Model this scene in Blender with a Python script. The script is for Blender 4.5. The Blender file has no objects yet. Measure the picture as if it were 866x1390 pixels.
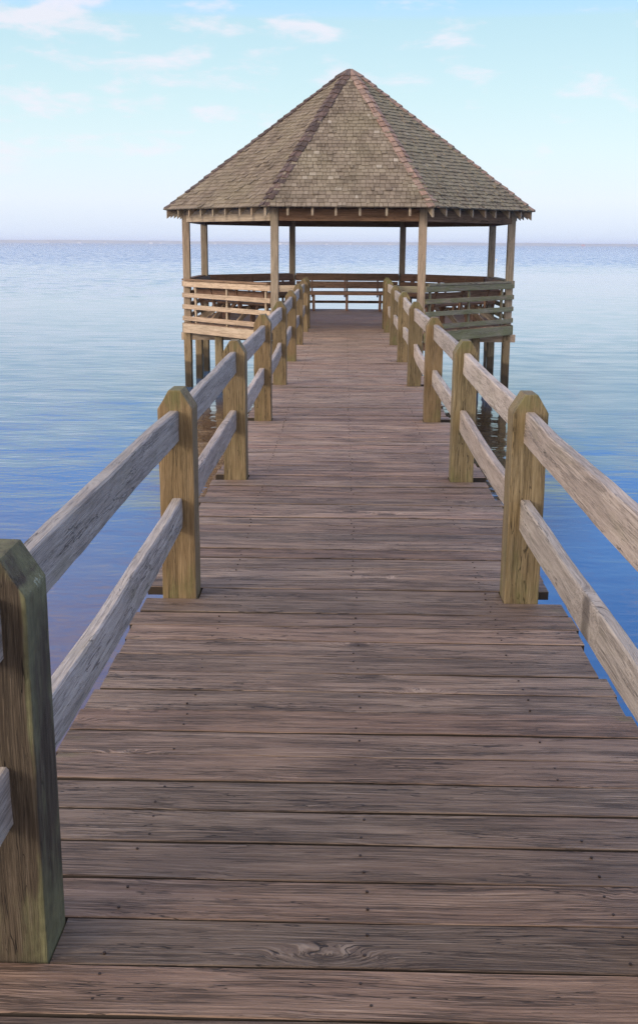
import bpy, bmesh, math, random
from mathutils import Vector, Matrix, noise
random.seed(11)
R = math.radians
scene = bpy.context.scene
COL = scene.collection

# ------------------------------------------------------------------ measurements (metres; deck top is z = 0)
WATER = -1.25
XL, XR, PW = -0.6163, 0.7014, 0.145         # inner faces of the two rows of posts, post size
Y1, SP = 4.1687, 2.2878                     # front face of the first full posts, spacing of the posts
PH = 0.905                                  # post height
GX, GY, GA = 0.067, 21.2, 1.275             # gazebo centre, half length of an octagon side
AP = GA * (1 + math.sqrt(2))                # apothem to the post centres
EAVE_Z, APEX_Z, AE = 2.13, 4.835, AP + 0.355

# ------------------------------------------------------------------ object helpers
class MB:
    """collects geometry with a grain coordinate, a random tone and a moss amount per vertex"""
    def __init__(s): s.v=[]; s.f=[]; s.g=[]; s.r=[]; s.m=[]; s.mi=[]
    def add(s, verts, faces, gco, rnd=0.5, moss=0.0, mi=0):
        n=len(s.v); s.v+= [tuple(v) for v in verts]; s.g+= [tuple(g) for g in gco]
        s.r+= rnd if isinstance(rnd, list) else [rnd]*len(verts)
        s.m+= moss if isinstance(moss, list) else [moss]*len(verts)
        s.f+= [tuple(i+n for i in f) for f in faces]; s.mi+= [mi]*len(faces)

def tag(o, label=None, cat=None, group=None, kind=None):
    if label: o['label']=label
    if cat: o['category']=cat
    if group: o['group']=group
    if kind: o['kind']=kind
    return o

def empty(name, loc):
    o=bpy.data.objects.new(name, None); o.location=loc; o.empty_display_size=.2; COL.objects.link(o); return o

def root_loc(o):
    while o.parent: o=o.parent
    return Vector(o.location)

def obj(name, mb, mats, parent=None, origin=None, smooth=False):
    off = root_loc(parent) if parent else Vector(origin or (0,0,0))
    me=bpy.data.meshes.new(name)
    me.from_pydata([tuple(Vector(v)-off) for v in mb.v], [], mb.f); me.update()
    a=me.attributes.new('gco','FLOAT_VECTOR','POINT'); a.data.foreach_set('vector',[c for g in mb.g for c in g])
    a=me.attributes.new('rnd','FLOAT','POINT'); a.data.foreach_set('value',mb.r)
    a=me.attributes.new('moss','FLOAT','POINT'); a.data.foreach_set('value',mb.m)
    if not isinstance(mats,(list,tuple)): mats=[mats]
    for m in mats: me.materials.append(m)
    me.polygons.foreach_set('material_index',mb.mi)
    if smooth: me.polygons.foreach_set('use_smooth',[True]*len(me.polygons))
    me.update()
    o=bpy.data.objects.new(name, me); COL.objects.link(o)
    if parent: o.parent=parent
    else: o.location=off
    return o

def roff(): return Vector((random.uniform(-40,40), random.uniform(-40,40), random.uniform(-40,40)))

def timber(mb, A, B, side, w, h, bev=.004, seg=1, warp=0.0, sag=0.0, rnd=None, moss=0.0, mi=0, bow=0.0, edge_mi=None):
    """a sawn board from A to B; w is measured along side, h along the third axis"""
    A,B=Vector(A),Vector(B); d=(B-A); L=d.length; d.normalize()
    s=Vector(side); s=(s-d*s.dot(d)).normalized(); u=d.cross(s).normalized()
    if u.z<-.01: u=-u
    b=min(bev,w*.3,h*.3); x,y=w/2,h/2
    prof=[(-x+b,-y),(x-b,-y),(x,-y+b),(x,y-b),(x-b,y),(-x+b,y),(-x,y-b),(-x,-y+b)]
    if warp>0:   # extra points on the long sides let the faces undulate
        prof=[(-x+b,-y),(0,-y),(x-b,-y),(x,-y+b),(x,0),(x,y-b),(x-b,y),(x*.33,y),(-x*.33,y),(-x+b,y),(-x,y-b),(-x,0),(-x,-y+b)]
    n=len(prof); off=roff(); ro=Vector((random.uniform(0,50),random.uniform(0,50),random.uniform(0,50)))
    if rnd is None: rnd=random.random()
    V=[];G=[];M=[]
    for i in range(seg+1):
        t=i/seg
        c=A+(B-A)*t - u*(sag*4*t*(1-t)) + s*(bow*4*t*(1-t))
        for (px,py) in prof:
            p=c+s*px+u*py
            if warp>0:
                q=Vector((t*L*1.6,px*9,py*9))+ro
                q2=Vector((t*L*9,px*30,py*30))+ro
                p=p+s*(noise.noise(q)*warp+noise.noise(q2)*warp*.35)+u*(noise.noise(q+Vector((7,3,1)))*warp+noise.noise(q2+Vector((2,5,1)))*warp*.35)
            V.append(p); G.append(Vector((t*L,px,py))+off)
            M.append(moss(p) if callable(moss) else moss)
    F=[]
    for i in range(seg):
        for j in range(n):
            a=i*n+j; b2=i*n+(j+1)%n
            F.append((a,b2,b2+n,a+n))
    F.append(tuple(range(n-1,-1,-1))); F.append(tuple(seg*n+k for k in range(n)))
    # keep the faces pointing outwards
    if s.cross(u).dot(d)<0: F=[tuple(reversed(f)) for f in F]
    n0=len(mb.mi); mb.add(V,F,G,rnd,M,mi)
    if edge_mi is not None and warp>0:
        for i in range(seg):
            for j in (2,3,4,10,11,12): mb.mi[n0+i*n+j]=edge_mi

def prism(mb, pts, ext, bev=.004, along=None, rnd=None, moss=0.0, mi=0, jit=0.0, cuts=()):
    """polygon pts (3D, planar) pushed along ext, bevelled; along = grain direction"""
    bm=bmesh.new(); ext=Vector(ext)
    a=[bm.verts.new(Vector(p)) for p in pts]; b=[bm.verts.new(Vector(p)+ext) for p in pts]
    n=len(pts)
    bm.faces.new(a); bm.faces.new(list(reversed(b)))
    for i in range(n): bm.faces.new((a[(i+1)%n],a[i],b[i],b[(i+1)%n]))
    bmesh.ops.recalc_face_normals(bm, faces=bm.faces)
    if bev>0: bmesh.ops.bevel(bm, geom=list(bm.edges), offset=bev, segments=2, profile=.6, affect='EDGES')
    for cz in cuts:
        bmesh.ops.bisect_plane(bm, geom=list(bm.verts)+list(bm.edges)+list(bm.faces), plane_co=((0,0,cz) if not isinstance(cz,tuple) else (cz[0],0,0)), plane_no=((0,0,1) if not isinstance(cz,tuple) else (1,0,0)))
    bm.verts.index_update()
    off=roff(); ro=Vector((random.uniform(0,50),random.uniform(0,50),random.uniform(0,50)))
    al=Vector(along or (0,0,1)).normalized()
    o1=al.orthogonal().normalized() if abs(al.z)<.9 else Vector((1,0,0)); o2=al.cross(o1)
    V=[v.co.copy() for v in bm.verts]; F=[tuple(v.index for v in f.verts) for f in bm.faces]
    if jit: V=[v+noise.noise_vector(v*14+ro)*jit for v in V]
    G=[Vector((v.dot(al),v.dot(o1),v.dot(o2)))+off for v in V]
    if rnd is None: rnd=random.random()
    M=[moss(v) for v in V] if callable(moss) else moss
    bm.free(); mb.add(V,F,G,rnd,M,mi)

# ------------------------------------------------------------------ node helpers
class NT:
    def __init__(s,nt): s.nt=nt; nt.nodes.clear()
    def n(s,t,**kw):
        x=s.nt.nodes.new(t)
        for k,v in kw.items():
            if k.startswith('_'): setattr(x,k[1:],v)
        return x
    def put(s,sock,v):
        if isinstance(v,bpy.types.NodeSocket): s.nt.links.new(v,sock)
        elif v is not None: sock.default_value=v
    def math(s,op,a,b=None,c=None,clamp=False):
        x=s.n('ShaderNodeMath'); x.operation=op; x.use_clamp=clamp
        for i,v in enumerate((a,b,c)): s.put(x.inputs[i],v)
        return x.outputs[0]
    def vm(s,op,a,b=None):
        x=s.n('ShaderNodeVectorMath'); x.operation=op
        s.put(x.inputs[0],a); s.put(x.inputs[1],b); return x.outputs[0]
    def sep(s,v):
        x=s.n('ShaderNodeSeparateXYZ'); s.put(x.inputs[0],v); return x.outputs
    def comb(s,a,b,c):
        x=s.n('ShaderNodeCombineXYZ')
        for i,v in enumerate((a,b,c)): s.put(x.inputs[i],v)
        return x.outputs[0]
    def noise(s,vec,scale=1,detail=2,rough=.5,dist=0):
        x=s.n('ShaderNodeTexNoise'); s.put(x.inputs['Vector'],vec)
        for k,v in (('Scale',scale),('Detail',detail),('Roughness',rough),('Distortion',dist)): s.put(x.inputs[k],v)
        return x.outputs['Fac']
    def ramp(s,fac,stops,interp='LINEAR'):
        x=s.n('ShaderNodeValToRGB'); r=x.color_ramp; r.interpolation=interp
        while len(r.elements)<len(stops): r.elements.new(.5)
        for e,(p,c) in zip(r.elements,stops):
            e.position=p; e.color=(*c,1) if len(c)==3 else c
        s.put(x.inputs[0],fac); return x.outputs[0]
    def mr(s,v,a,b,c=0,d=1,smooth=True):
        x=s.n('ShaderNodeMapRange'); x.interpolation_type='SMOOTHSTEP' if smooth else 'LINEAR'
        for i,k in enumerate((v,a,b,c,d)): s.put(x.inputs[i],k)
        return x.outputs[0]
    def mix(s,f,a,b,mode='MIX'):
        x=s.n('ShaderNodeMix'); x.data_type='RGBA'; x.blend_type=mode
        s.put(x.inputs[0],f)
        for i,v in ((6,a),(7,b)):
            if isinstance(v,tuple) and len(v)==3: v=(*v,1)
            s.put(x.inputs[i],v)
        return x.outputs[2]
    def attr(s,name):
        x=s.n('ShaderNodeAttribute'); x.attribute_name=name; return x

def new_mat(name):
    m=bpy.data.materials.new(name); m.use_nodes=True; return m, NT(m.node_tree)

def wood(name, dark, mid, light, stain=None, rough=.7, bump=.6, lines=55, moss_col=(.10,.13,.03), tone=.35, crack=1.0, spec=.3, wet=False, moss_gain=1.0, knots=1.0, spread=.13, fine=.6, dk=1.0, ck=(.50,.68), rings=0.25, hue=.5, cwid=.026):
    """weathered timber: grain runs along gco.x and bends around knots"""
    m,t=new_mat(name)
    g=t.attr('gco').outputs['Vector']; rnd=t.attr('rnd').outputs['Fac']; moss=t.attr('moss').outputs['Fac']
    x,y,z=t.sep(g)
    # knots
    vo=t.n('ShaderNodeTexVoronoi'); vo.feature='F1'
    t.put(vo.inputs['Vector'], t.comb(t.math('MULTIPLY',x,1.5),t.math('MULTIPLY',y,4.2),t.math('MULTIPLY',z,.6))); vo.inputs['Scale'].default_value=1
    wob=t.noise(g,scale=28,detail=2)
    kd=t.math('ADD',vo.outputs['Distance'],t.math('MULTIPLY',t.math('SUBTRACT',wob,.5),.05))
    k=t.mr(kd,.26,.0,0,1)
    core=t.mr(kd,.105,.05,0,knots)
    # warped cross coordinate
    n1=t.noise(t.comb(t.math('MULTIPLY',x,1.1),t.math('MULTIPLY',y,7),t.math('MULTIPLY',z,7)),detail=2)
    f=t.math('ADD',y,t.math('ADD',t.math('MULTIPLY',t.math('SUBTRACT',n1,.5),.06),t.math('MULTIPLY',k,.055*knots)))
    fz=t.math('ADD',z,t.math('MULTIPLY',t.math('SUBTRACT',n1,.5),.03))
    st=t.noise(t.comb(t.math('MULTIPLY',x,2.6),t.math('MULTIPLY',f,lines),t.math('MULTIPLY',fz,lines)),detail=7,rough=.74)
    fib=t.noise(t.comb(t.math('MULTIPLY',x,9),t.math('MULTIPLY',f,430),t.math('MULTIPLY',fz,430)),detail=3,rough=.6)
    band=t.noise(t.comb(t.math('MULTIPLY',x,.7),t.math('MULTIPLY',f,13),t.math('MULTIPLY',fz,13)),detail=2)
    # drying cracks
    cn=t.noise(t.comb(t.math('MULTIPLY',x,2.2),t.math('MULTIPLY',f,34),t.math('MULTIPLY',fz,34)),detail=3,rough=.6)
    cw=t.mr(t.noise(t.comb(t.math('MULTIPLY',x,1.3),t.math('MULTIPLY',y,14),t.math('MULTIPLY',z,14)),detail=2),ck[0],ck[1],.0,cwid)
    cr=t.mr(t.math('ABSOLUTE',t.math('SUBTRACT',cn,.5)),cw,t.math('MULTIPLY',cw,.35),0,crack)
    cr=t.math('MULTIPLY',cr,t.mr(cw,.0,.008,0,1))
    # fine split lines between the growth rings
    ln=t.noise(t.comb(t.math('MULTIPLY',x,2.0),t.math('MULTIPLY',f,lines*1.7),t.math('MULTIPLY',fz,lines*1.7)),detail=4,rough=.6)
    lw=t.mr(t.noise(t.comb(t.math('MULTIPLY',x,2.3),t.math('MULTIPLY',y,26),t.math('MULTIPLY',z,26)),detail=3),.40,.62,.0,.055)
    lines_m=t.math('MULTIPLY',t.mr(t.math('ABSOLUTE',t.math('SUBTRACT',ln,.5)),lw,t.math('MULTIPLY',lw,.3),0,1),t.mr(lw,0,.01,0,fine))
    mixv=t.math('ADD',t.math('MULTIPLY',st,.56),t.math('ADD',t.math('MULTIPLY',fib,.34),t.math('MULTIPLY',band,.10)))
    col=t.ramp(mixv,[(.5-spread*dk,dark),(.5,mid),(.5+spread,light)])
    if rings>0:   # growth rings cut lengthwise: long pointed arches, only in places
        rn=t.noise(t.comb(t.math('MULTIPLY',x,1.0),t.math('MULTIPLY',y,5),t.math('MULTIPLY',z,5)),detail=2)
        ph=t.math('ADD',t.math('MULTIPLY',f,620),t.math('MULTIPLY',rn,46))
        rv=t.math('POWER',t.math('ADD',t.math('MULTIPLY',t.math('SINE',ph),.5),.5),4.0)
        rm=t.mr(t.noise(t.comb(t.math('MULTIPLY',x,.9),t.math('MULTIPLY',y,3),t.math('ADD',t.math('MULTIPLY',z,3),7.0)),detail=1),.44,.60,.12,1.0)
        rv=t.math('MULTIPLY',rv,t.math('MULTIPLY',rm,t.mr(fib,.35,.6,.5,1.0)))
        col=t.mix(t.math('MULTIPLY',rv,rings),col,tuple(c*.9 for c in dark))
    hb=t.noise(t.comb(t.math('MULTIPLY',z,1.7),3.3,8.1),detail=0)
    col=t.mix(t.mr(hb,.50,.72,0,hue),col,t.mix(1,col,(1.08,.92,.84),'MULTIPLY'))
    col=t.mix(t.mr(hb,.50,.28,0,hue),col,t.mix(1,col,(.90,.98,1.0),'MULTIPLY'))
    if stain:
        sn=t.noise(t.comb(t.math('MULTIPLY',x,1.1),t.math('MULTIPLY',y,4),t.math('MULTIPLY',z,4)),detail=4,rough=.6)
        col=t.mix(t.math('MULTIPLY',t.mr(sn,.42,.68),t.math('ADD',.35,t.math('MULTIPLY',rnd,.5))),col,t.mix(.5,col,(*stain,1)))
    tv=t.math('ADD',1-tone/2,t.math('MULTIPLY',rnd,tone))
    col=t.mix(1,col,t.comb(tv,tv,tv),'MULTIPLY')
    deep=tuple(c*.28 for c in dark)
    col=t.mix(t.math('MULTIPLY',core,.75),col,tuple(c*.55 for c in dark))
    col=t.mix(t.math('MULTIPLY',lines_m,.75),col,tuple(c*.5 for c in dark))
    col=t.mix(t.math('MULTIPLY',cr,.9),col,deep)
    # algae and lichen
    mn=t.noise(t.comb(t.math('MULTIPLY',x,.3),y,z),scale=11,detail=5,rough=.65)
    mk=t.mr(t.math('ADD',mn,t.math('MULTIPLY',moss,.55)),.62,.92,0,moss_gain)
    mk=t.math('MULTIPLY',mk,t.mr(moss,.02,.2))
    mc=t.mix(t.noise(g,scale=40,detail=3),tuple(c*.55 for c in moss_col),tuple(c*1.5 for c in moss_col))
    col=t.mix(t.math('MULTIPLY',mk,.8),col,mc)
    li=t.mr(t.noise(g,scale=31,detail=4,rough=.7),.60,.66)
    li=t.math('MULTIPLY',li,t.mr(moss,.75,1.0))
    col=t.mix(t.math('MULTIPLY',li,.8),col,(.33,.37,.30))
    rg=rough
    if wet:
        pz=t.sep(t.n('ShaderNodeNewGeometry').outputs['Position'])[2]
        tide=t.math('ADD',pz,t.math('MULTIPLY',t.math('SUBTRACT',t.noise(g,scale=5,detail=3),.5),.16))
        wt=t.mr(tide,-.72,-.78)
        col=t.mix(t.math('MULTIPLY',wt,.85),col,t.mix(mn,(.03,.022,.013),(.075,.055,.032)))
        wt2=t.mr(tide,-.93,-1.0)
        col=t.mix(t.math('MULTIPLY',wt2,.75),col,(.014,.012,.008))
        rg=t.mr(wt,0,1,rough,.4)
    p=t.n('ShaderNodeBsdfPrincipled'); t.put(p.inputs['Base Color'],col); t.put(p.inputs['Roughness'],rg)
    p.inputs['Specular IOR Level'].default_value=spec
    h=t.math('ADD',t.math('MULTIPLY',st,.7),t.math('MULTIPLY',fib,.28))
    h=t.math('SUBTRACT',h,t.math('MULTIPLY',cr,.5))
    h=t.math('SUBTRACT',h,t.math('MULTIPLY',lines_m,.3))
    h=t.math('SUBTRACT',h,t.math('MULTIPLY',core,.12))
    b=t.n('ShaderNodeBump'); b.inputs['Strength'].default_value=bump; b.inputs['Distance'].default_value=.012
    t.put(b.inputs['Height'],h); t.put(p.inputs['Normal'],b.outputs[0])
    o=t.n('ShaderNodeOutputMaterial'); t.put(o.inputs[0],p.outputs[0])
    return m

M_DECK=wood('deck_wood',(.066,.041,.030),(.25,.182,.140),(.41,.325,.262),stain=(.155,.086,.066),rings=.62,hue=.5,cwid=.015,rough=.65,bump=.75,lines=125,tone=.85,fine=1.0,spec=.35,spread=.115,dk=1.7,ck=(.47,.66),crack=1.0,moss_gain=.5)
M_POST=wood('post_wood',(.062,.045,.022),(.175,.135,.075),(.29,.24,.15),stain=(.090,.078,.038),rough=.75,bump=.5,lines=80,tone=.3,crack=.9,ck=(.46,.64),cwid=.014,moss_col=(.105,.112,.045),knots=.6,spread=.15)
M_OLDPOST=wood('old_post_wood',(.024,.018,.013),(.068,.053,.038),(.15,.125,.095),stain=(.045,.036,.022),rough=.8,bump=.7,lines=95,tone=.1,crack=1,ck=(.42,.60),cwid=.014,moss_col=(.15,.155,.085),knots=.6,spread=.15)
M_RAIL=wood('rail_wood',(.13,.112,.10),(.355,.318,.29),(.51,.47,.435),stain=(.25,.22,.20),rough=.7,bump=.5,lines=56,tone=.36,crack=.75,rings=.33,hue=.3,moss_col=(.14,.14,.07),moss_gain=.35,spread=.19)
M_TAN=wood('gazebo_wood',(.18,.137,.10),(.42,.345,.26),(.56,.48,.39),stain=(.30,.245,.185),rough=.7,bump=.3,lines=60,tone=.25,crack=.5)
M_GPOST=wood('gazebo_post_wood',(.12,.098,.075),(.29,.245,.19),(.42,.36,.29),stain=(.20,.17,.12),rough=.75,bump=.35,lines=70,tone=.2,crack=.5)
M_MOSSY=wood('mossy_wood',(.085,.078,.05),(.235,.215,.155),(.35,.325,.25),stain=(.15,.145,.10),rough=.8,bump=.35,lines=60,tone=.25,moss_col=(.135,.155,.055),moss_gain=.7)
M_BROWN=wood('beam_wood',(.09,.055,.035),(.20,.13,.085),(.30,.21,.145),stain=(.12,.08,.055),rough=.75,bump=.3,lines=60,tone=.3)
M_FLOOR=wood('floor_wood',(.10,.066,.05),(.30,.22,.175),(.45,.36,.30),stain=(.20,.13,.10),rough=.7,bump=.3,lines=60,tone=.35,crack=.5,spread=.17)
M_BENCH=wood('bench_wood',(.10,.058,.040),(.21,.130,.092),(.32,.215,.155),stain=(.14,.09,.07),rough=.7,bump=.3,lines=60,tone=.3)
M_PILE=wood('pile_wood',(.11,.085,.045),(.24,.19,.115),(.34,.28,.18),stain=(.16,.13,.08),rough=.8,bump=.5,lines=60,tone=.2,wet=True)
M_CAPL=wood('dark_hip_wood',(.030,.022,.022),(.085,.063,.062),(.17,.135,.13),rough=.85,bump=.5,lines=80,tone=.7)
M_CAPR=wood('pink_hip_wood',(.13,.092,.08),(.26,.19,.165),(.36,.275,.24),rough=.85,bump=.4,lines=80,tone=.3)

def roof_mat():
    m,t=new_mat('cedar_shingles')
    g=t.attr('gco').outputs['Vector']; rnd=t.attr('rnd').outputs['Fac']; moss=t.attr('moss').outputs['Fac']
    P=t.n('ShaderNodeNewGeometry').outputs['Position']
    x,y,z=t.sep(g)
    fib=t.noise(t.comb(t.math('MULTIPLY',x,6),t.math('MULTIPLY',y,120),t.math('MULTIPLY',z,120)),detail=3,rough=.6)
    pat=t.noise(P,scale=1.3,detail=4,rough=.6)
    base=t.ramp(rnd,[(0,(.125,.105,.088)),(.35,(.175,.149,.124)),(.75,(.208,.180,.150)),(.93,(.235,.208,.178)),(1,(.32,.295,.265))])
    base=t.mix(t.mr(pat,.42,.68,0,.5),base,(.195,.178,.13))
    run=t.noise(t.vm('MULTIPLY',P,(2.6,2.6,.55)),scale=1,detail=4,rough=.65)     # rain streaks down the slopes
    base=t.mix(t.mr(run,.50,.70,0,.55),base,(.085,.072,.058))
    base=t.mix(t.mr(run,.46,.30,0,.35),base,(.27,.245,.20))
    v=t.math('ADD',.68,t.math('MULTIPLY',fib,.64))
    base=t.mix(1,base,t.comb(v,v,v),'MULTIPLY')
    # grey-green lichen and dark rot where the moss attribute is high
    mn=t.noise(P,scale=7,detail=5,rough=.7)
    base=t.mix(t.math('MULTIPLY',t.mr(moss,.05,.6),t.mr(mn,.35,.6,.35,.9)),base,t.mix(mn,(.10,.098,.068),(.28,.265,.205)))
    rot=t.math('MULTIPLY',t.mr(moss,.45,1.0),t.mr(t.noise(P,scale=15,detail=4,rough=.7),.50,.60))
    base=t.mix(t.math('MULTIPLY',rot,.85),base,(.045,.032,.026))
    p=t.n('ShaderNodeBsdfPrincipled'); t.put(p.inputs['Base Color'],base); p.inputs['Roughness'].default_value=.9; p.inputs['Specular IOR Level'].default_value=.15
    b=t.n('ShaderNodeBump'); b.inputs['Strength'].default_value=.5; b.inputs['Distance'].default_value=.01; t.put(b.inputs['Height'],fib); t.put(p.inputs['Normal'],b.outputs[0])
    o=t.n('ShaderNodeOutputMaterial'); t.put(o.inputs[0],p.outputs[0]); return m
M_ROOF=roof_mat()

def plain(name,c,rough=.8,metal=0,var=.25,scale=6):
    m,t=new_mat(name)
    n=t.noise(t.n('ShaderNodeNewGeometry').outputs['Position'],scale=scale,detail=4)
    col=t.mix(n,tuple(k*(1-var) for k in c),tuple(min(1,k*(1+var)) for k in c))
    p=t.n('ShaderNodeBsdfPrincipled'); t.put(p.inputs['Base Color'],col); p.inputs['Roughness'].default_value=rough; p.inputs['Metallic'].default_value=metal
    o=t.n('ShaderNodeOutputMaterial'); t.put(o.inputs[0],p.outputs[0]); return m
M_NAIL=plain('rusty_steel',(.035,.024,.019),.6,.3)
M_GRIMESHADE=plain('grimy_shaded_plank_edge',(.028,.021,.016),.9,0,.4,30)  # grime and the shade of narrow gaps, both painted on the plank sides
M_SHORE=plain('wooded_shore',(.24,.24,.21),.95,0,.35,.02)
M_WHITE=plain('white_paint',(.66,.66,.65),.6,0,.05)
M_REDROOF=plain('red_paint',(.45,.16,.09),.7,0,.1)

# ------------------------------------------------------------------ water
def water_mat():
    m,t=new_mat('lake_water')
    P=t.n('ShaderNodeNewGeometry').outputs['Position']
    x,y,z=t.sep(P)
    big=t.noise(t.comb(t.math('MULTIPLY',x,.05),t.math('MULTIPLY',y,.05),0),detail=3)
    # sandy shallows with pinkish cloud reflection painted in at left, deeper to the right
    xs=t.math('ADD',x,t.math('MULTIPLY',t.math('SUBTRACT',big,.5),5))
    sh=t.mr(xs,1.5,-2.5)
    near=t.mr(y,12,5.5)
    sand_refl=t.math('MULTIPLY',sh,near)
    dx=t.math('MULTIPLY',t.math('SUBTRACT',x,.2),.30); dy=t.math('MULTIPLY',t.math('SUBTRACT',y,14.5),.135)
    gz_refl=t.mr(t.math('ADD',t.math('MULTIPLY',dx,dx),t.math('MULTIPLY',dy,dy)),1.0,.5)  # brown of the gazebo's reflection and shallow bottom, painted into the base colour
    col=t.mix(gz_refl,WATER_DEEP,t.mix(t.mr(x,-.5,.6),(.105,.068,.042),(.045,.034,.022))); col=t.mix(sand_refl,col,WATER_SAND_REFL)
    # calm slicks and rippled patches
    slick=t.noise(t.comb(t.math('MULTIPLY',x,.018),t.math('MULTIPLY',y,.06),3.7),detail=3)
    yy=t.math('ADD',y,t.math('MULTIPLY',t.math('SUBTRACT',big,.5),30))
    belt=t.mr(yy,52,28,0,.55)
    amp=t.math('MULTIPLY',t.mr(slick,.35,.65,.6,1.2),t.math('ADD',.34,t.math('MULTIPLY',belt,.45)))
    w1=t.noise(t.comb(t.math('MULTIPLY',x,1.1),t.math('MULTIPLY',y,3.0),0),detail=2,rough=.5,dist=.4)
    w2=t.noise(t.comb(t.math('MULTIPLY',x,4.2),t.math('MULTIPLY',y,9.0),5),detail=2,rough=.5,dist=.3)
    w3=t.noise(t.comb(t.math('MULTIPLY',x,.22),t.math('MULTIPLY',y,.7),9),detail=2)
    h=t.math('ADD',t.math('MULTIPLY',w1,.020),t.math('ADD',t.math('MULTIPLY',w2,.0085),t.math('MULTIPLY',w3,.045)))
    h=t.math('MULTIPLY',h,t.math('MULTIPLY',amp,t.mr(x,-.5,-5,1,1.9)))
    b=t.n('ShaderNodeBump'); b.inputs['Strength'].default_value=.55; b.inputs['Distance'].default_value=1.0; t.put(b.inputs['Height'],h)
    # wind chop beyond the calm belt: facets of small waves
    chop=t.n('ShaderNodeTexNoise'); t.put(chop.inputs['Vector'],t.comb(t.math('MULTIPLY',x,.9),t.math('MULTIPLY',y,1.9),2)); chop.inputs['Detail'].default_value=2; chop.inputs['Scale'].default_value=1
    ca=t.math('MULTIPLY',t.math('ADD',t.mr(yy,85,210,0,2.1),t.math('ADD',t.mr(yy,48,25,.06,.10),t.math('MULTIPLY',t.mr(x,8,-12,0,.45),t.mr(yy,45,70)))),t.mr(slick,.3,.7,.75,1.2))
    cvv=t.vm('SUBTRACT',chop.outputs['Color'],(.5,.5,.5)); cvv=t.vm('MULTIPLY',cvv,(1,1,0))
    cvv=t.vm('MULTIPLY',cvv,t.comb(ca,ca,0))
    nor=t.vm('NORMALIZE',t.vm('ADD',b.outputs[0],cvv))
    p=t.n('ShaderNodeBsdfPrincipled'); t.put(p.inputs['Base Color'],col); p.inputs['Roughness'].default_value=.035; p.inputs['IOR'].default_value=1.38
    t.put(p.inputs['Normal'],nor)
    o=t.n('ShaderNodeOutputMaterial'); t.put(o.inputs[0],p.outputs[0]); return m
WATER_DEEP=(.036,.108,.25); WATER_SAND_REFL=(.115,.092,.112)
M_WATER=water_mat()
mb=MB()
xs=[-6500,-1500,-300,-60,-12,0,12,60,300,1500,6500]; ys=[-600,-150,-30,0,12,30,80,300,1200,3300,7600]
V=[(a,b,WATER) for b in ys for a in xs]; n=len(xs)
F=[(j*n+i,j*n+i+1,(j+1)*n+i+1,(j+1)*n+i) for j in range(len(ys)-1) for i in range(n-1)]
mb.add(V,F,V)
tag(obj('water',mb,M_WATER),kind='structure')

# ------------------------------------------------------------------ far shore and its houses
SHY=3500
def shore_top(x): return 8.3+2.6*noise.noise(Vector((x*.0016,3,0)))+1.5*noise.noise(Vector((x*.007,8,0)))+.9*noise.noise(Vector((x*.03,1,0)))
mb=MB(); V=[];F=[]
N=520
for i in range(N+1):
    x=-3000+6000*i/N; h=max(2.5,shore_top(x))
    yy=SHY+60*noise.noise(Vector((x*.002,0,5)))
    V+=[(x,yy-25,WATER-.02),(x,yy-8,WATER+1.2),(x,yy+20,h*.72),(x,yy+70,h),(x,yy+260,h*.8),(x,yy+300,WATER-.02)]
for i in range(N):
    for k in range(5):
        a=i*6+k; F.append((a,a+6,a+7,a+1))
mb.add(V,F,V)
tag(obj('far_shore',mb,M_SHORE),kind='structure')
def house(x,w,h,roofm,label,grp=None):
    yy=SHY+60*noise.noise(Vector((x*.002,0,5)))-14
    z0=WATER+.2; hw=w/2; d=6
    mb=MB()
    pts=[(-hw,z0),(hw,z0),(hw,z0+h*.62),(0,z0+h),(-hw,z0+h*.62)]
    V=[(x+a,yy-d,b) for a,b in pts]+[(x+a,yy+d,b) for a,b in pts]
    F=[(0,1,2,3,4),(9,8,7,6,5),(1,0,5,6),(2,1,6,7),(0,4,9,5)]
    mb.add(V,F,V); mb.add(V,[(3,2,7,8),(4,3,8,9)],V,mi=1)
    # eaves that overhang
    for sx in (-1,1):
        q=[(x+sx*(hw+.8),yy-d-.7,z0+h*.57),(x+sx*(hw+.8),yy+d+.7,z0+h*.57),(x,yy+d+.7,z0+h+.12),(x,yy-d-.7,z0+h+.12)]
        q2=[(a,b,c+.35) for a,b,c in q]
        mb.add(q+q2,[(0,1,2,3),(7,6,5,4),(0,4,5,1),(1,5,6,2),(2,6,7,3),(3,7,4,0)],q+q2,mi=1)
    o=obj('shore_house',mb,[M_WHITE if roofm is not M_REDROOF else M_REDROOF,roofm],origin=(x,yy,z0))
    tag(o,label,'house',grp)
GREYR=plain('grey_shingle',(.30,.30,.30),.8)
for x,w,h in ((-880,11,4.5),(-990,8,3.5),(-790,8,4),(-640,12,5),(-607,7,4),(-430,8,4),(-215,13,5),(-195,7,4),(-60,9,4),(18,10,4),(150,9,4.5),(210,8,4)):
    house(x,w,h,GREYR,'tiny white house on the far shore along the horizon','white houses on the far shore')
house(790,11,5.5,M_REDROOF,'tiny reddish brown house on the far shore to the right of the gazebo')
# white channel marker
def marker():
    mk=empty('channel_marker',(21.73,150.16,WATER))
    a=MB(); timber(a,(21.73,150.16,WATER-.3),(21.73,150.16,WATER+.75),(1,0,0),.06,.06,.01); obj('pole',a,M_WHITE,mk)
    a=MB(); timber(a,(21.73,150.10,WATER+.42),(21.73,150.10,WATER+.78),(1,0,0),.16,.03,.004); obj('board',a,M_WHITE,mk)
    tag(mk,'small white marker stake standing in the open water right of the gazebo','marker')
marker()

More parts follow.
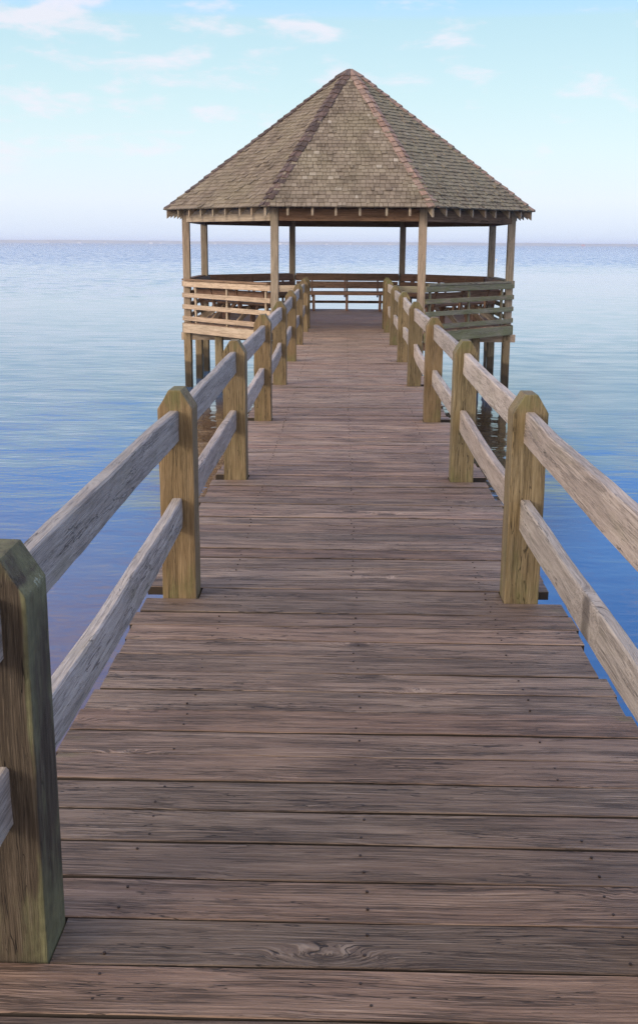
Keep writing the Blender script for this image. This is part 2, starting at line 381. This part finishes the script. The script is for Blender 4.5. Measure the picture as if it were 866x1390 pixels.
# ------------------------------------------------------------------ pier
pier=empty('pier',(0.06,Y1,0))
tag(pier,'long weathered wooden boardwalk of cross planks running out to the gazebo','pier')
YEND=GY-AP                                             # where the pier meets the gazebo floor
pitch=SP/15
deck=MB(); nail=[]
k0=-int((Y1+2.6)/pitch)
k=k0
def jit(a): return random.uniform(-a,a)
while True:
    y0=Y1+k*pitch
    if y0+pitch>YEND-.01: break
    cut=(k%15==0)                                       # this board is notched round a pair of posts
    x0,x1=(-.845+jit(.02),.937+jit(.018))
    if cut: x0,x1=XL+.004,XR-.004
    w=pitch-random.choice((.004,.005,.006,.0085))
    z=-.0195+jit(.002); tl=jit(.0022)
    near=y0<9
    timber(deck,(x0,y0+pitch/2+jit(.001),z+tl),(x1,y0+pitch/2+jit(.0015),z-tl),(0,1,0),w,.039,.0022,seg=44 if near else 14,warp=.0026,edge_mi=2,rnd=max(0,min(1,.12+.075*(y0-1.5)+random.uniform(-.25,.38))),  # darker near, lighter far: light falloff painted into board tone, plus random spread
           moss=(lambda p:max(0,min(.22,(abs(p.x-.05)-.72)*1.5))))
    for nx in (-.50,.06,.63):
        for dy in (-.036,.036):
            if random.random()<.85: nail.append((nx+jit(.012),y0+pitch/2+dy+jit(.008)))
    k+=1
for (nx,ny) in nail:
    r=.0036; zz=.0022
    V=[(nx+r*math.cos(a*math.pi/3),ny+r*math.sin(a*math.pi/3),zz) for a in range(6)]+[(nx+r*math.cos(a*math.pi/3),ny+r*math.sin(a*math.pi/3),-.01) for a in range(6)]
    deck.add(V,[(0,1,2,3,4,5)]+[(i,i+6,(i+1)%6+6,(i+1)%6) for i in range(6)],V,mi=1)
obj('decking',deck,[M_DECK,M_NAIL,M_GRIMESHADE],pier)
for xx in (-.50,.06,.63):
    a=MB(); timber(a,(xx,-2.4,-.14),(xx,YEND-.05,-.14),(1,0,0),.07,.195,.004,seg=10); obj('stringer',a,M_BROWN,pier)
for i in range(-1,7):
    yy=Y1+SP*i+PW/2
    a=MB(); timber(a,(-.72,yy,-.335),(.81,yy,-.335),(0,1,0),.09,.18,.004); obj('cross_beam',a,M_BROWN,pier)
    for xx in (-.52,.63):
        a=MB(); timber(a,(xx,yy+.13,WATER-.5),(xx,yy+.13,-.24),(1,0,0),.15,.15,.02,seg=6,warp=.004); obj('pile',a,M_PILE,pier)

# ------------------------------------------------------------------ railings of the pier
def dog_ear(mb,xc,y,h,w,d,flat,ch,mossf,rnd,z0=-.42,lean=0.0):
    x=w/2; f=flat/2
    pts=[(xc-x,y,z0),(xc+x,y,z0),(xc+x,y,h-ch),(xc+f,y,h),(xc-f,y,h),(xc-x,y,h-ch)]
    sub=[]
    prism(mb,pts,(0,d,0),.005,(0,0,1),rnd=rnd,moss=mossf,jit=.0022,cuts=[0.06,.10]+[.2+.08*i for i in range(8)]+[h-ch-.012,h-ch*.5,(xc+.058,),(xc+.066,)])
def railing(side,label):
    inner=XL if side<0 else XR
    rt=empty('pier_railing',(inner+side*PW/2,Y1,0)); tag(rt,label,'railing','railings along the pier')
    xc=inner+side*PW/2
    idx=list(range(-2,7))
    ys=[Y1+SP*i for i in idx]+[18.66]
    pos=[]
    for j,y in enumerate(ys):
        last=(j==len(ys)-1)
        dx=jit(.006); x=xc+dx
        h=PH+jit(.012)
        if side<0 and idx[min(j,len(idx)-1)]==-1 and not last: h=PH-.006
        heavy=(side<0 and j==1)
        def mf(p,h=h,heavy=heavy,x=x):
            top=max(0,min(1,(p.z-(h-.10))/.06))
            b0=.05 if heavy else .12; base=b0+(.38-b0)*max(0,min(1,(.26-p.z)/.24))
            return min(1,base+top*(.5 if heavy else .34)+(max(.40,.66-.9*(h-.08-p.z)) if heavy and p.x>x+.062 and p.z<h-.02 else 0))  # inner side: green streak, plus side skylight painted in as a lighter moss tone
        a=MB(); dog_ear(a,x,y,h,PW,PW,.05,.078,mf,random.random()); 
        p=obj('post',a,M_OLDPOST if heavy else M_POST,rt)
        if heavy: p['label']='mossy lichen covered post nearest the viewer'
        pos.append((x,y))
    for j in range(len(pos)-1):
        (xa,ya),(xb,yb)=pos[j],pos[j+1]
        short=(j==len(pos)-2)
        A=(xa,ya+PW-.035,0);B=(xb,yb+.035,0)
        for zc,bw in ((.765,1),(.392,0)):
            za=zc+jit(.010); zb=zc+jit(.010)
            if j==2-0 and False: pass
            a=MB()
            timber(a,(A[0]+jit(.008),A[1],za),(B[0]+jit(.008),B[1],zb),(1,0,0),.042,.134,.0055,seg=40 if ya<9 else 16,warp=.005 if ya<9 else .003,
                   sag=jit(.008)+(.012 if not bw else 0)+(.03 if (side<0 and j==4 and not bw) else 0),bow=jit(.010),moss=lambda p:.24)
            obj('rail',a,M_RAIL,rt)
    return rt
railing(-1,'left railing of the pier, grey planks in shade, mossy post nearest the viewer')
railing(1,'right railing of the pier, sunlit pinkish grey planks between dog eared posts')

# ------------------------------------------------------------------ gazebo
gz=empty('gazebo',(GX,GY,0))
tag(gz,'octagonal open gazebo on piles over the water with a cedar shingle roof','gazebo')
def octv(a_half,k):        # vertex k: 0 front right, then counter-clockwise seen from above
    ap=a_half*(1+math.sqrt(2)); r=math.hypot(ap,a_half)
    ang=R(-90+22.5+45*k); return Vector((GX+r*math.cos(ang),GY+r*math.sin(ang),0))
# side k runs from vertex k-1 to vertex k: side 0 front, 1 front right, 2 right, ... 7 front left
def side_frame(k):
    ang=R(-90+45*k); out=Vector((math.cos(ang),math.sin(ang),0)); u=Vector((-math.sin(ang),math.cos(ang),0)); return out,u
# floor boards clipped to the octagon
fl=MB(); y=GY-AP-.06; ofs=.07
ap=AP+ofs; ah=ap/(1+math.sqrt(2))
while y<GY+AP+.05:
    w=.148; yc=y+w/2; dy=abs(yc-GY)
    hw=ap if dy<ah else ap-(dy-ah)
    if hw>.2: timber(fl,(GX-hw+.02,yc,-.0195+jit(.0015)),(GX+hw-.02,yc,-.0195+jit(.0015)),(0,1,0),w-.005,.039,.003,seg=10,warp=.002,rnd=.75+jit(.25))
    y+=.1525
obj('floor',fl,M_FLOOR,gz)
OUT=AP+.075
for k in range(8):
    out,u=side_frame(k); c=Vector((GX,GY,0)); h=OUT/(1+math.sqrt(2))
    if True:
        a=MB(); p=c+out*(OUT+.021)
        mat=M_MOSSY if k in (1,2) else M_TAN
        ext=h-.036
        timber(a,p-u*ext+Vector((0,0,-.10)),p+u*ext+Vector((0,0,-.10)),out,.038,.175 if k else .12,.004,seg=8,warp=.002,moss=.62 if k in (1,2) else .0)
        obj('fascia',a,mat,gz)
# girders and piles
for yy in (GY-GA,GY,GY+GA):
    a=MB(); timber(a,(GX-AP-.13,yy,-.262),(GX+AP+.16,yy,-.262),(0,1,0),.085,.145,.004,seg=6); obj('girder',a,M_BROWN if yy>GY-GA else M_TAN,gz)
for yy in (GY-AP+.07,GY+AP-.07):
    a=MB(); timber(a,(GX-GA-.1,yy,-.262),(GX+GA+.1,yy,-.262),(0,1,0),.085,.145,.004,seg=6); obj('girder',a,M_BROWN,gz)
for xx in (GX-1.9,GX-1.0,GX+1.0,GX+1.9):
    a=MB(); timber(a,(xx,GY-AP+1.0 if abs(xx-GX)>1.5 else GY-AP+.1,-.115),(xx,GY+AP-(1.0 if abs(xx-GX)>1.5 else .1),-.115),(1,0,0),.06,.14,.004,seg=4); obj('joist',a,M_BROWN,gz)
piles=[(-AP,-GA),(-AP+.03,.0),(-AP,GA),(-2.42,-GA-.55),(-GA,-AP+.09),(GA,-AP+.09),(AP,-GA),(AP-.12,.0),(AP,GA),(2.42,-GA-.55),(-GA,AP-.09),(GA,AP-.09),(-1.0,GA),(1.0,GA),(0,-.1)]
for (px,py) in piles:
    a=MB(); x,y2=GX+px,GY+py
    timber(a,(x,y2,WATER-.5),(x+jit(.015),y2,-.19 if abs(px)!=2.42 else -.19),(1,0,0),.145,.145,.015,seg=10,warp=.006); obj('pile',a,M_PILE,gz)
# roof posts
for k in range(8):
    v=octv(GA,k)
    a=MB(); sd=Vector((1,0,0))
    timber(a,(v.x,v.y,.001),(v.x,v.y,EAVE_Z-.03),sd,.135,.135,.008,seg=8,warp=.002,moss=.1)
    obj('post',a,M_GPOST,gz)
# ring beam
for k in range(8):
    out,u=side_frame(k); c=Vector((GX,GY,0))+out*AP; e=GA-.072
    a=MB(); z=1.985
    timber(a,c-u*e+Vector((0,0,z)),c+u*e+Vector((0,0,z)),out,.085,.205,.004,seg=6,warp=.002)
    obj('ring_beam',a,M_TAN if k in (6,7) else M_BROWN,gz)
# rafters with plumb-cut tails
slope=(APEX_Z-EAVE_Z)/AE
def rafter(org,out,u,doff,off_u,r_in,ro,sl,mat,name='rafter',dep=.15,th=.038,ztop=EAVE_Z):
    """org = centre; runs outwards along out from r_in to ro; sl = slope along out"""
    def zt(r): return ztop-.035+(ro-r)*sl
    b=org+u*off_u-u*(th/2)
    P=[(ro-.02,zt(ro-.02)),(ro-.02,zt(ro-.02)-dep*.97),(r_in,zt(r_in)-dep*1.2),(r_in,zt(r_in))]
    pts=[b+out*r+Vector((0,0,z)) for r,z in P]
    a=MB(); prism(a,pts,u*th,.003,(out*1+Vector((0,0,-sl))))
    obj(name,a,mat,gz)
C0=Vector((GX,GY,0)); AEH=AE/(1+math.sqrt(2))
for k in range(8):
    out,u=side_frame(k)
    n=8 if k in (1,7,3,5) else 7
    for i in range(n-1):
        off=(-1+2*(i+1)/n)*AEH+jit(.035)
        r_in=max(.35,abs(off)*(1+math.sqrt(2))+.06)
        rafter(C0,out,u,0,off,r_in,AE,slope,M_GPOST)
    v=octv(AEH,k)-C0; rv=v.length; o2=v.normalized(); u2=Vector((-o2.y,o2.x,0))
    rafter(C0,o2,u2,0,0,.12,rv,(APEX_Z-EAVE_Z)/rv,M_GPOST,name='hip_rafter',dep=.17,th=.042)
# shingled roof
rf=MB()
EXPO=.108
sl_len=math.hypot(AE+.03,APEX_Z-EAVE_Z+.02)
for k in range(8):
    out,u=side_frame(k)
    dwn=(out*AE+Vector((0,0,EAVE_Z-APEX_Z))).normalized()       # down the slope
    nrm=u.cross(-dwn).normalized()
    if nrm.z<0: nrm=-nrm
    apex=Vector((GX,GY,APEX_Z))
    tanh=AEH/math.hypot(AE,APEX_Z-EAVE_Z)
    L=math.hypot(AE,APEX_Z-EAVE_Z)+.04
    hwf=lambda v: max(0,(L-v)*tanh)                             # half width at distance v up from the eave
    # boarding under the shingles
    A0=apex+dwn*(L-.03); e=hwf(.03)
    q=[A0-u*e,A0+u*e,apex-nrm*0]
    q=[p-nrm*.004 for p in q]; q2=[p-nrm*.022 for p in q]
    rf.add(q+q2,[(0,1,2),(5,4,3),(0,3,4,1),(1,4,5,2),(2,5,3,0)],[Vector((0,p.dot(u),p.z)) for p in q+q2],.3,0,1)
    row=0; v=0.0
    while v<L-.05:
        hw=hwf(v); x=-hw-random.uniform(0,.1)
        while x<hw:
            w=random.choice((.06,.07,.08,.09,.1,.11,.125)); xa,xb=x+.004,x+w-.004
            x+=w
            if xb<-hw or xa>hw: continue
            v0=v+jit(.006 if row else .001)-(.004 if random.random()<.9 or not row else .02); v1=min(v0+EXPO*1.9,L-.01)
            t0=.018+random.random()*.009
            if random.random()<.05: t0+=.016
            if k in (1,): t0+=random.random()*.008
            def P(xx,vv,hh): 
                lim=hwf(vv)+.004
                return apex+dwn*(L-vv)+u*max(-lim,min(lim,xx))+nrm*hh
            V=[P(xa,v0,t0),P(xb,v0,t0),P(xb,v1,.001),P(xa,v1,.001),P(xa,v0,.0),P(xb,v0,.0)]
            o=roff(); G=[Vector((vv,xx,0))+o for xx,vv in ((xa,v0),(xb,v0),(xb,v1),(xa,v1),(xa,v0),(xb,v0))]
            ms={0:.12,1:.62,7:.04,2:.5}.get(k,.2)
            if k==1: ms+= .38*max(0,1-v/1.0)
            rn=random.random(); rn=rn*.9 if random.random()<.975 else 1.0
            if row==0: rn=.55+.35*random.random()
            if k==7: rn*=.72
            rf.add(V,[(0,1,2,3),(4,5,1,0),(4,0,3),(1,5,2)],G,rn,ms,0)
        v+=EXPO; row+=1
roof=obj('roof',rf,[M_ROOF,M_BROWN],gz)
# hip caps
for k in range(8):
    v=octv(AEH,k); eave=Vector((v.x,v.y,EAVE_Z-.012)); apex=Vector((GX,GY,APEX_Z+.012))
    d=(eave-apex); LL=d.length; d.normalize()
    o2=Vector((v.x-GX,v.y-GY,0)).normalized(); u2=Vector((-o2.y,o2.x,0))
    up=u2.cross(d).normalized()
    if up.z<0: up=-up
    # dip of the two wings follows the neighbouring roof planes
    outa,_=side_frame(k); na=Vector((outa.x*slope,outa.y*slope,1)).normalized()
    hb=MB(); n=int(LL/.165); 
    for i in range(n):
        s0=LL-.0-i*.165+.015+jit(.014); s1=max(s0-.28,.04)
        if s0<.2: continue
        rn=random.random()
        for sgn in (1,-1):
            out,_=side_frame(k+ (1 if sgn>0 else 0))
            nn=Vector((out.x*slope,out.y*slope,1)).normalized()
            wv=d.cross(nn).normalized()
            if wv.dot(u2)*sgn<0: wv=-wv
            ww=.098+jit(.014)
            lift=.040+jit(.010); 
            def Q(s,w,h): return apex+d*s+wv*w+nn*h
            tw=min(1,(s1+.03)/.22)
            ext=-.004
            V=[Q(s0,ext,lift),Q(s0,ww,lift-.002),Q(s1,ww*tw,.012),Q(s1,ext,.012),Q(s0,ext,lift-.02),Q(s0,ww,lift-.022),Q(s1,ww*tw,.002),Q(s1,ext,.002)]
            o=roff(); G=[Vector((s,w,0))+o for s,w in ((s0,0),(s0,ww),(s1,ww),(s1,0))]*2
            F=[(0,1,2,3),(7,6,5,4),(4,5,1,0),(1,5,6,2),(3,2,6,7),(0,3,7,4)]
            if sgn<0: F=[tuple(reversed(f)) for f in F]
            hb.add(V,F,G,rn)
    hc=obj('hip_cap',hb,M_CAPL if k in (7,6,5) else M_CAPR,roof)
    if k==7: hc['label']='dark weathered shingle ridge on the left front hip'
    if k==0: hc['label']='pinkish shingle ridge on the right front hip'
# railings between the posts
RZ=[(.69,.79),(.48,.565),(.26,.345),(.04,.125)]
RZB=[(.69,.79),(.50,.565),(.36,.42),(.145,.205)]
for k in range(8):
    out,u=side_frame(k); c=Vector((GX,GY,0)); va,vb=octv(GA,k-1),octv(GA,k)
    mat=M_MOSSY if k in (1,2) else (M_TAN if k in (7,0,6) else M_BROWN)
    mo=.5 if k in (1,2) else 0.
    if k==0:
        # short returns from the front posts to the ends of the pier railings
        for sgn in (-1,1):
            rl=empty('x',(0,0,0)); bpy.data.objects.remove(rl)
            xa=GX+sgn*(GA-.06); xb=(XL if sgn<0 else XR)+sgn*(PW+.01)
            rails=None
            for zi,(z0,z1) in enumerate(((.68,.79),(.26,.345))):
                a=MB(); timber(a,(xa,GY-AP-.02,(z0+z1)/2),(xb,GY-AP-.02,(z0+z1)/2),(0,1,0),.038,z1-z0,.004,seg=3,warp=.002,moss=.3 if sgn>0 else 0)
                o=obj('railing_return' if zi==0 else 'rail',a,M_MOSSY if sgn>0 else M_TAN,rails or gz)
                if zi==0: rails=o
        continue
    rz=RZB if k==4 else RZ
    ap_o=AP+.0675+.021                                         # rails are nailed outside the posts
    e=ap_o/(1+math.sqrt(2))-.045
    # the flat cap carries the rest of the panel
    a=MB(); pc=c+out*(ap_o-.035)
    timber(a,pc-u*(GA-.078)+Vector((0,0,.8115)),pc+u*(GA-.078)+Vector((0,0,.8115)),out,.13,.036,.004,seg=6,warp=.002,moss=mo*.6)
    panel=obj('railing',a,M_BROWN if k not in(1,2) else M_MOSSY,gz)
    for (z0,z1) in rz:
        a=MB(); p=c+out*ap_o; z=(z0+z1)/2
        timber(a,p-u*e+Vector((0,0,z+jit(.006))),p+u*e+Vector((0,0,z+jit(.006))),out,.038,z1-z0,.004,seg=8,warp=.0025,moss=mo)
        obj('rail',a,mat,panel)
    for fr in (-.74,.0,.86) if k==7 else ((-.86,.0,.78) if k==1 else (-.8,0,.8)):
        a=MB(); p=c+out*(ap_o-.040)+u*(fr*GA)
        timber(a,p+Vector((0,0,.002)),p+Vector((0,0,.79)),u,.04,.036,.003,seg=2,moss=mo*.6); obj('baluster',a,mat,panel)

# ------------------------------------------------------------------ benches round the inside of the gazebo
def bench(k,label):
    out,u=side_frame(k); c=Vector((GX,GY,0))
    r0=AP-.16; half=(r0-.30)/(1+math.sqrt(2))-.03
    b=empty('bench',c+out*(r0-.3)); tag(b,label,'bench','benches round the inside of the gazebo')
    st=MB()
    for i in range(3):
        r=r0-.13-i*.132; hh=min(half+.10-.05*i, r/(1+math.sqrt(2))-.03)
        timber(st,c+out*r-u*hh+Vector((0,0,.412)),c+out*r+u*hh+Vector((0,0,.412)),out,.125,.038,.004,seg=4,warp=.002)
    r=r0-.13-2*.132-.062-.02; hh=r/(1+math.sqrt(2))-.03
    timber(st,c+out*r-u*hh+Vector((0,0,.398)),c+out*r+u*hh+Vector((0,0,.398)),out,.036,.075,.004,seg=4)
    obj('seat',st,M_BENCH,b)
    bk=MB()
    for z,rr in ((.575,r0+.000),(.745,r0+.045)):
        hh=min(rr/(1+math.sqrt(2))-.035,GA-.07)
        timber(bk,c+out*rr-u*hh+Vector((0,0,z)),c+out*rr+u*hh+Vector((0,0,z)),out+Vector((0,0,-.25)),.036,.155,.004,seg=4,warp=.002)
    obj('backrest',bk,M_BENCH,b)
    for fr in (-.72,0,.72):
        lg=MB(); p=c+u*(fr*half)
        timber(lg,p+out*(r0-.40)+Vector((0,0,.002)),p+out*(r0-.40)+Vector((0,0,.392)),u,.06,.085,.003)
        obj('leg',lg,M_BENCH,b)
        lg=MB()
        timber(lg,p+out*(r0-.34)+Vector((0,0,.32)),p+out*(r0+.02)+Vector((0,0,.012)),u,.045,.085,.003)
        obj('brace',lg,M_TAN if k in (2,3,6,7,1) else M_BENCH,b)
        lg=MB()
        timber(lg,p+u*.05+out*(r0-.06)+Vector((0,0,.30)),p+u*.05+out*(r0+.065)+Vector((0,0,.80)),u,.036,.06,.003)
        obj('back_support',lg,M_BENCH,b)
for k,l in ((4,'brown plank bench at the far end of the gazebo, straight ahead of the walkway'),
            (3,'brown bench in the far right corner of the gazebo, left of the right side bench'),
            (5,'brown bench in the far left corner of the gazebo, beside the far end bench'),
            (2,'brown bench along the right hand side of the gazebo'),
            (6,'brown bench along the left hand side of the gazebo'),
            (1,'bench behind the mossy green front right railing of the gazebo'),
            (7,'bench behind the sunlit tan front left railing of the gazebo')):
    bench(k,l)

# ------------------------------------------------------------------ haze
HAZE=2.7e-4
m,t=new_mat('sea_air')
pv=t.n('ShaderNodeVolumePrincipled'); pv.inputs['Color'].default_value=(.86,.91,.98,1); pv.inputs['Density'].default_value=HAZE; pv.inputs['Anisotropy'].default_value=.2
o=t.n('ShaderNodeOutputMaterial'); t.put(o.inputs['Volume'],pv.outputs[0])
mb=MB(); X,Ya,Yb,Za,Zb=6600,-700,7700,WATER-1.05,16
V=[(-X,Ya,Za),(X,Ya,Za),(X,Yb,Za),(-X,Yb,Za),(-X,Ya,Zb),(X,Ya,Zb),(X,Yb,Zb),(-X,Yb,Zb)]
mb.add(V,[(3,2,1,0),(4,5,6,7),(0,1,5,4),(1,2,6,5),(2,3,7,6),(3,0,4,7)],V)
tag(obj('haze',mb,m),kind='stuff')

# ------------------------------------------------------------------ sky and sun
SUN_AZ=Vector((-.78,-.62,0)).normalized(); SUN_EL=R(19)
sd=Vector((SUN_AZ.x*math.cos(SUN_EL),SUN_AZ.y*math.cos(SUN_EL),math.sin(SUN_EL)))
L=bpy.data.lights.new('sun','SUN'); L.energy=1.6; L.angle=R(15); L.color=(1,.86,.72)
so=bpy.data.objects.new('sun',L); COL.objects.link(so); so.rotation_euler=sd.to_track_quat('Z','Y').to_euler(); so.location=(-8,-8,12)
w=bpy.data.worlds.new('World'); scene.world=w; w.use_nodes=True
t=NT(w.node_tree)
sky=t.n('ShaderNodeTexSky'); sky.sky_type='NISHITA'; sky.sun_disc=False; sky.sun_elevation=SUN_EL
sky.sun_rotation=math.atan2(SUN_AZ.x,SUN_AZ.y); sky.air_density=1; sky.dust_density=1; sky.ozone_density=1.5
D=t.vm('NORMALIZE',t.n('ShaderNodeTexCoord').outputs['Generated'])
x,y,z=t.sep(D)
el=t.math('ARCSINE',z); az=t.math('ARCTAN2',x,y)
CS=58.8
grad=t.ramp(t.math('MAXIMUM',t.math('MULTIPLY',el,1.0),0),[(0,(.62,.71,.86)),(.04,(.70,.77,.86)),(.085,(.64,.775,.82)),(.13,(.555,.735,.78)),(.195,(.45,.66,.745)),(.232,(.29,.60,1.22)),(.42,(.19,.52,1.45)),(.70,(.42,.58,.98)),(1,(.80,.80,.86))])
cv=t.comb(t.math('MULTIPLY',az,15),t.math('MULTIPLY',el,44),CS)
cn=t.noise(cv,scale=1,detail=5,rough=.55,dist=.2)
cn2=t.noise(t.comb(t.math('MULTIPLY',az,2.2),t.math('MULTIPLY',el,5),4.1),detail=2)
left=t.mr(az,.3,-.6,-.01,.09)
cm=t.mr(t.math('ADD',t.math('ADD',cn,t.math('MULTIPLY',t.math('SUBTRACT',cn2,.5),.35)),left),.525,.75)
cm=t.math('MULTIPLY',cm,t.mr(el,.035,.09))
ccol=t.ramp(el,[(0,(.74,.74,.83)),(.2,(.80,.74,.80)),(.5,(1.0,.76,.78)),(1,(.7,.62,.66))])
skyc=t.mix(t.math('MULTIPLY',cm,.75),grad,ccol)
# unseen warm cloud on the sun's side, added to light the deck
back=t.mr(t.math('ADD',t.math('MULTIPLY',x,-.55),t.math('MULTIPLY',y,-.83)),-.15,.75)
bcl=t.mix(t.mr(t.noise(t.vm('MULTIPLY',D,(2.2,2.2,4.5)),scale=1,detail=4),.4,.65),(1.75,1.42,1.12),(2.5,1.95,1.45))
skyc=t.mix(t.math('MULTIPLY',back,.9),skyc,bcl)
skyc=t.mix(1,skyc,(9.2,9.2,9.2),'MULTIPLY')
tot=t.mix(.12,skyc,sky.outputs[0])
bg=t.n('ShaderNodeBackground'); bg.inputs['Strength'].default_value=.11; t.put(bg.inputs[0],tot)
o=t.n('ShaderNodeOutputWorld'); t.put(o.inputs[0],bg.outputs[0])

# ------------------------------------------------------------------ camera
f,th,yw,ro=1385.9,.2263,.023,.006
fw=Vector((-math.sin(yw)*math.cos(th),math.cos(yw)*math.cos(th),-math.sin(th)))
rt=Vector((math.cos(yw),math.sin(yw),0)); up=rt.cross(fw)
# the photograph is turned clockwise by ro
r2=rt*math.cos(ro)+up*math.sin(ro); u2=up*math.cos(ro)-rt*math.sin(ro)
cam=bpy.data.cameras.new('camera'); co=bpy.data.objects.new('camera',cam); COL.objects.link(co)
mat=Matrix((r2,u2,-fw)).transposed().to_4x4(); mat.translation=Vector((0,0,1.5)); co.matrix_world=mat
cam.sensor_fit='VERTICAL'; cam.sensor_height=36; cam.sensor_width=24; cam.lens=f/1390*36; cam.shift_y=-45/1390
cam.clip_start=.05; cam.clip_end=20000
scene.camera=co
scene.render.engine='CYCLES'
scene.cycles.max_bounces=8; scene.cycles.diffuse_bounces=3; scene.cycles.glossy_bounces=4; scene.cycles.volume_bounces=1
scene.cycles.use_denoising=True; scene.cycles.denoising_prefilter='NONE'; scene.cycles.use_adaptive_sampling=False
scene.view_settings.view_transform='Standard'; scene.view_settings.look='None'; scene.view_settings.exposure=.35; scene.view_settings.gamma=1
scene.view_settings.use_curve_mapping=False
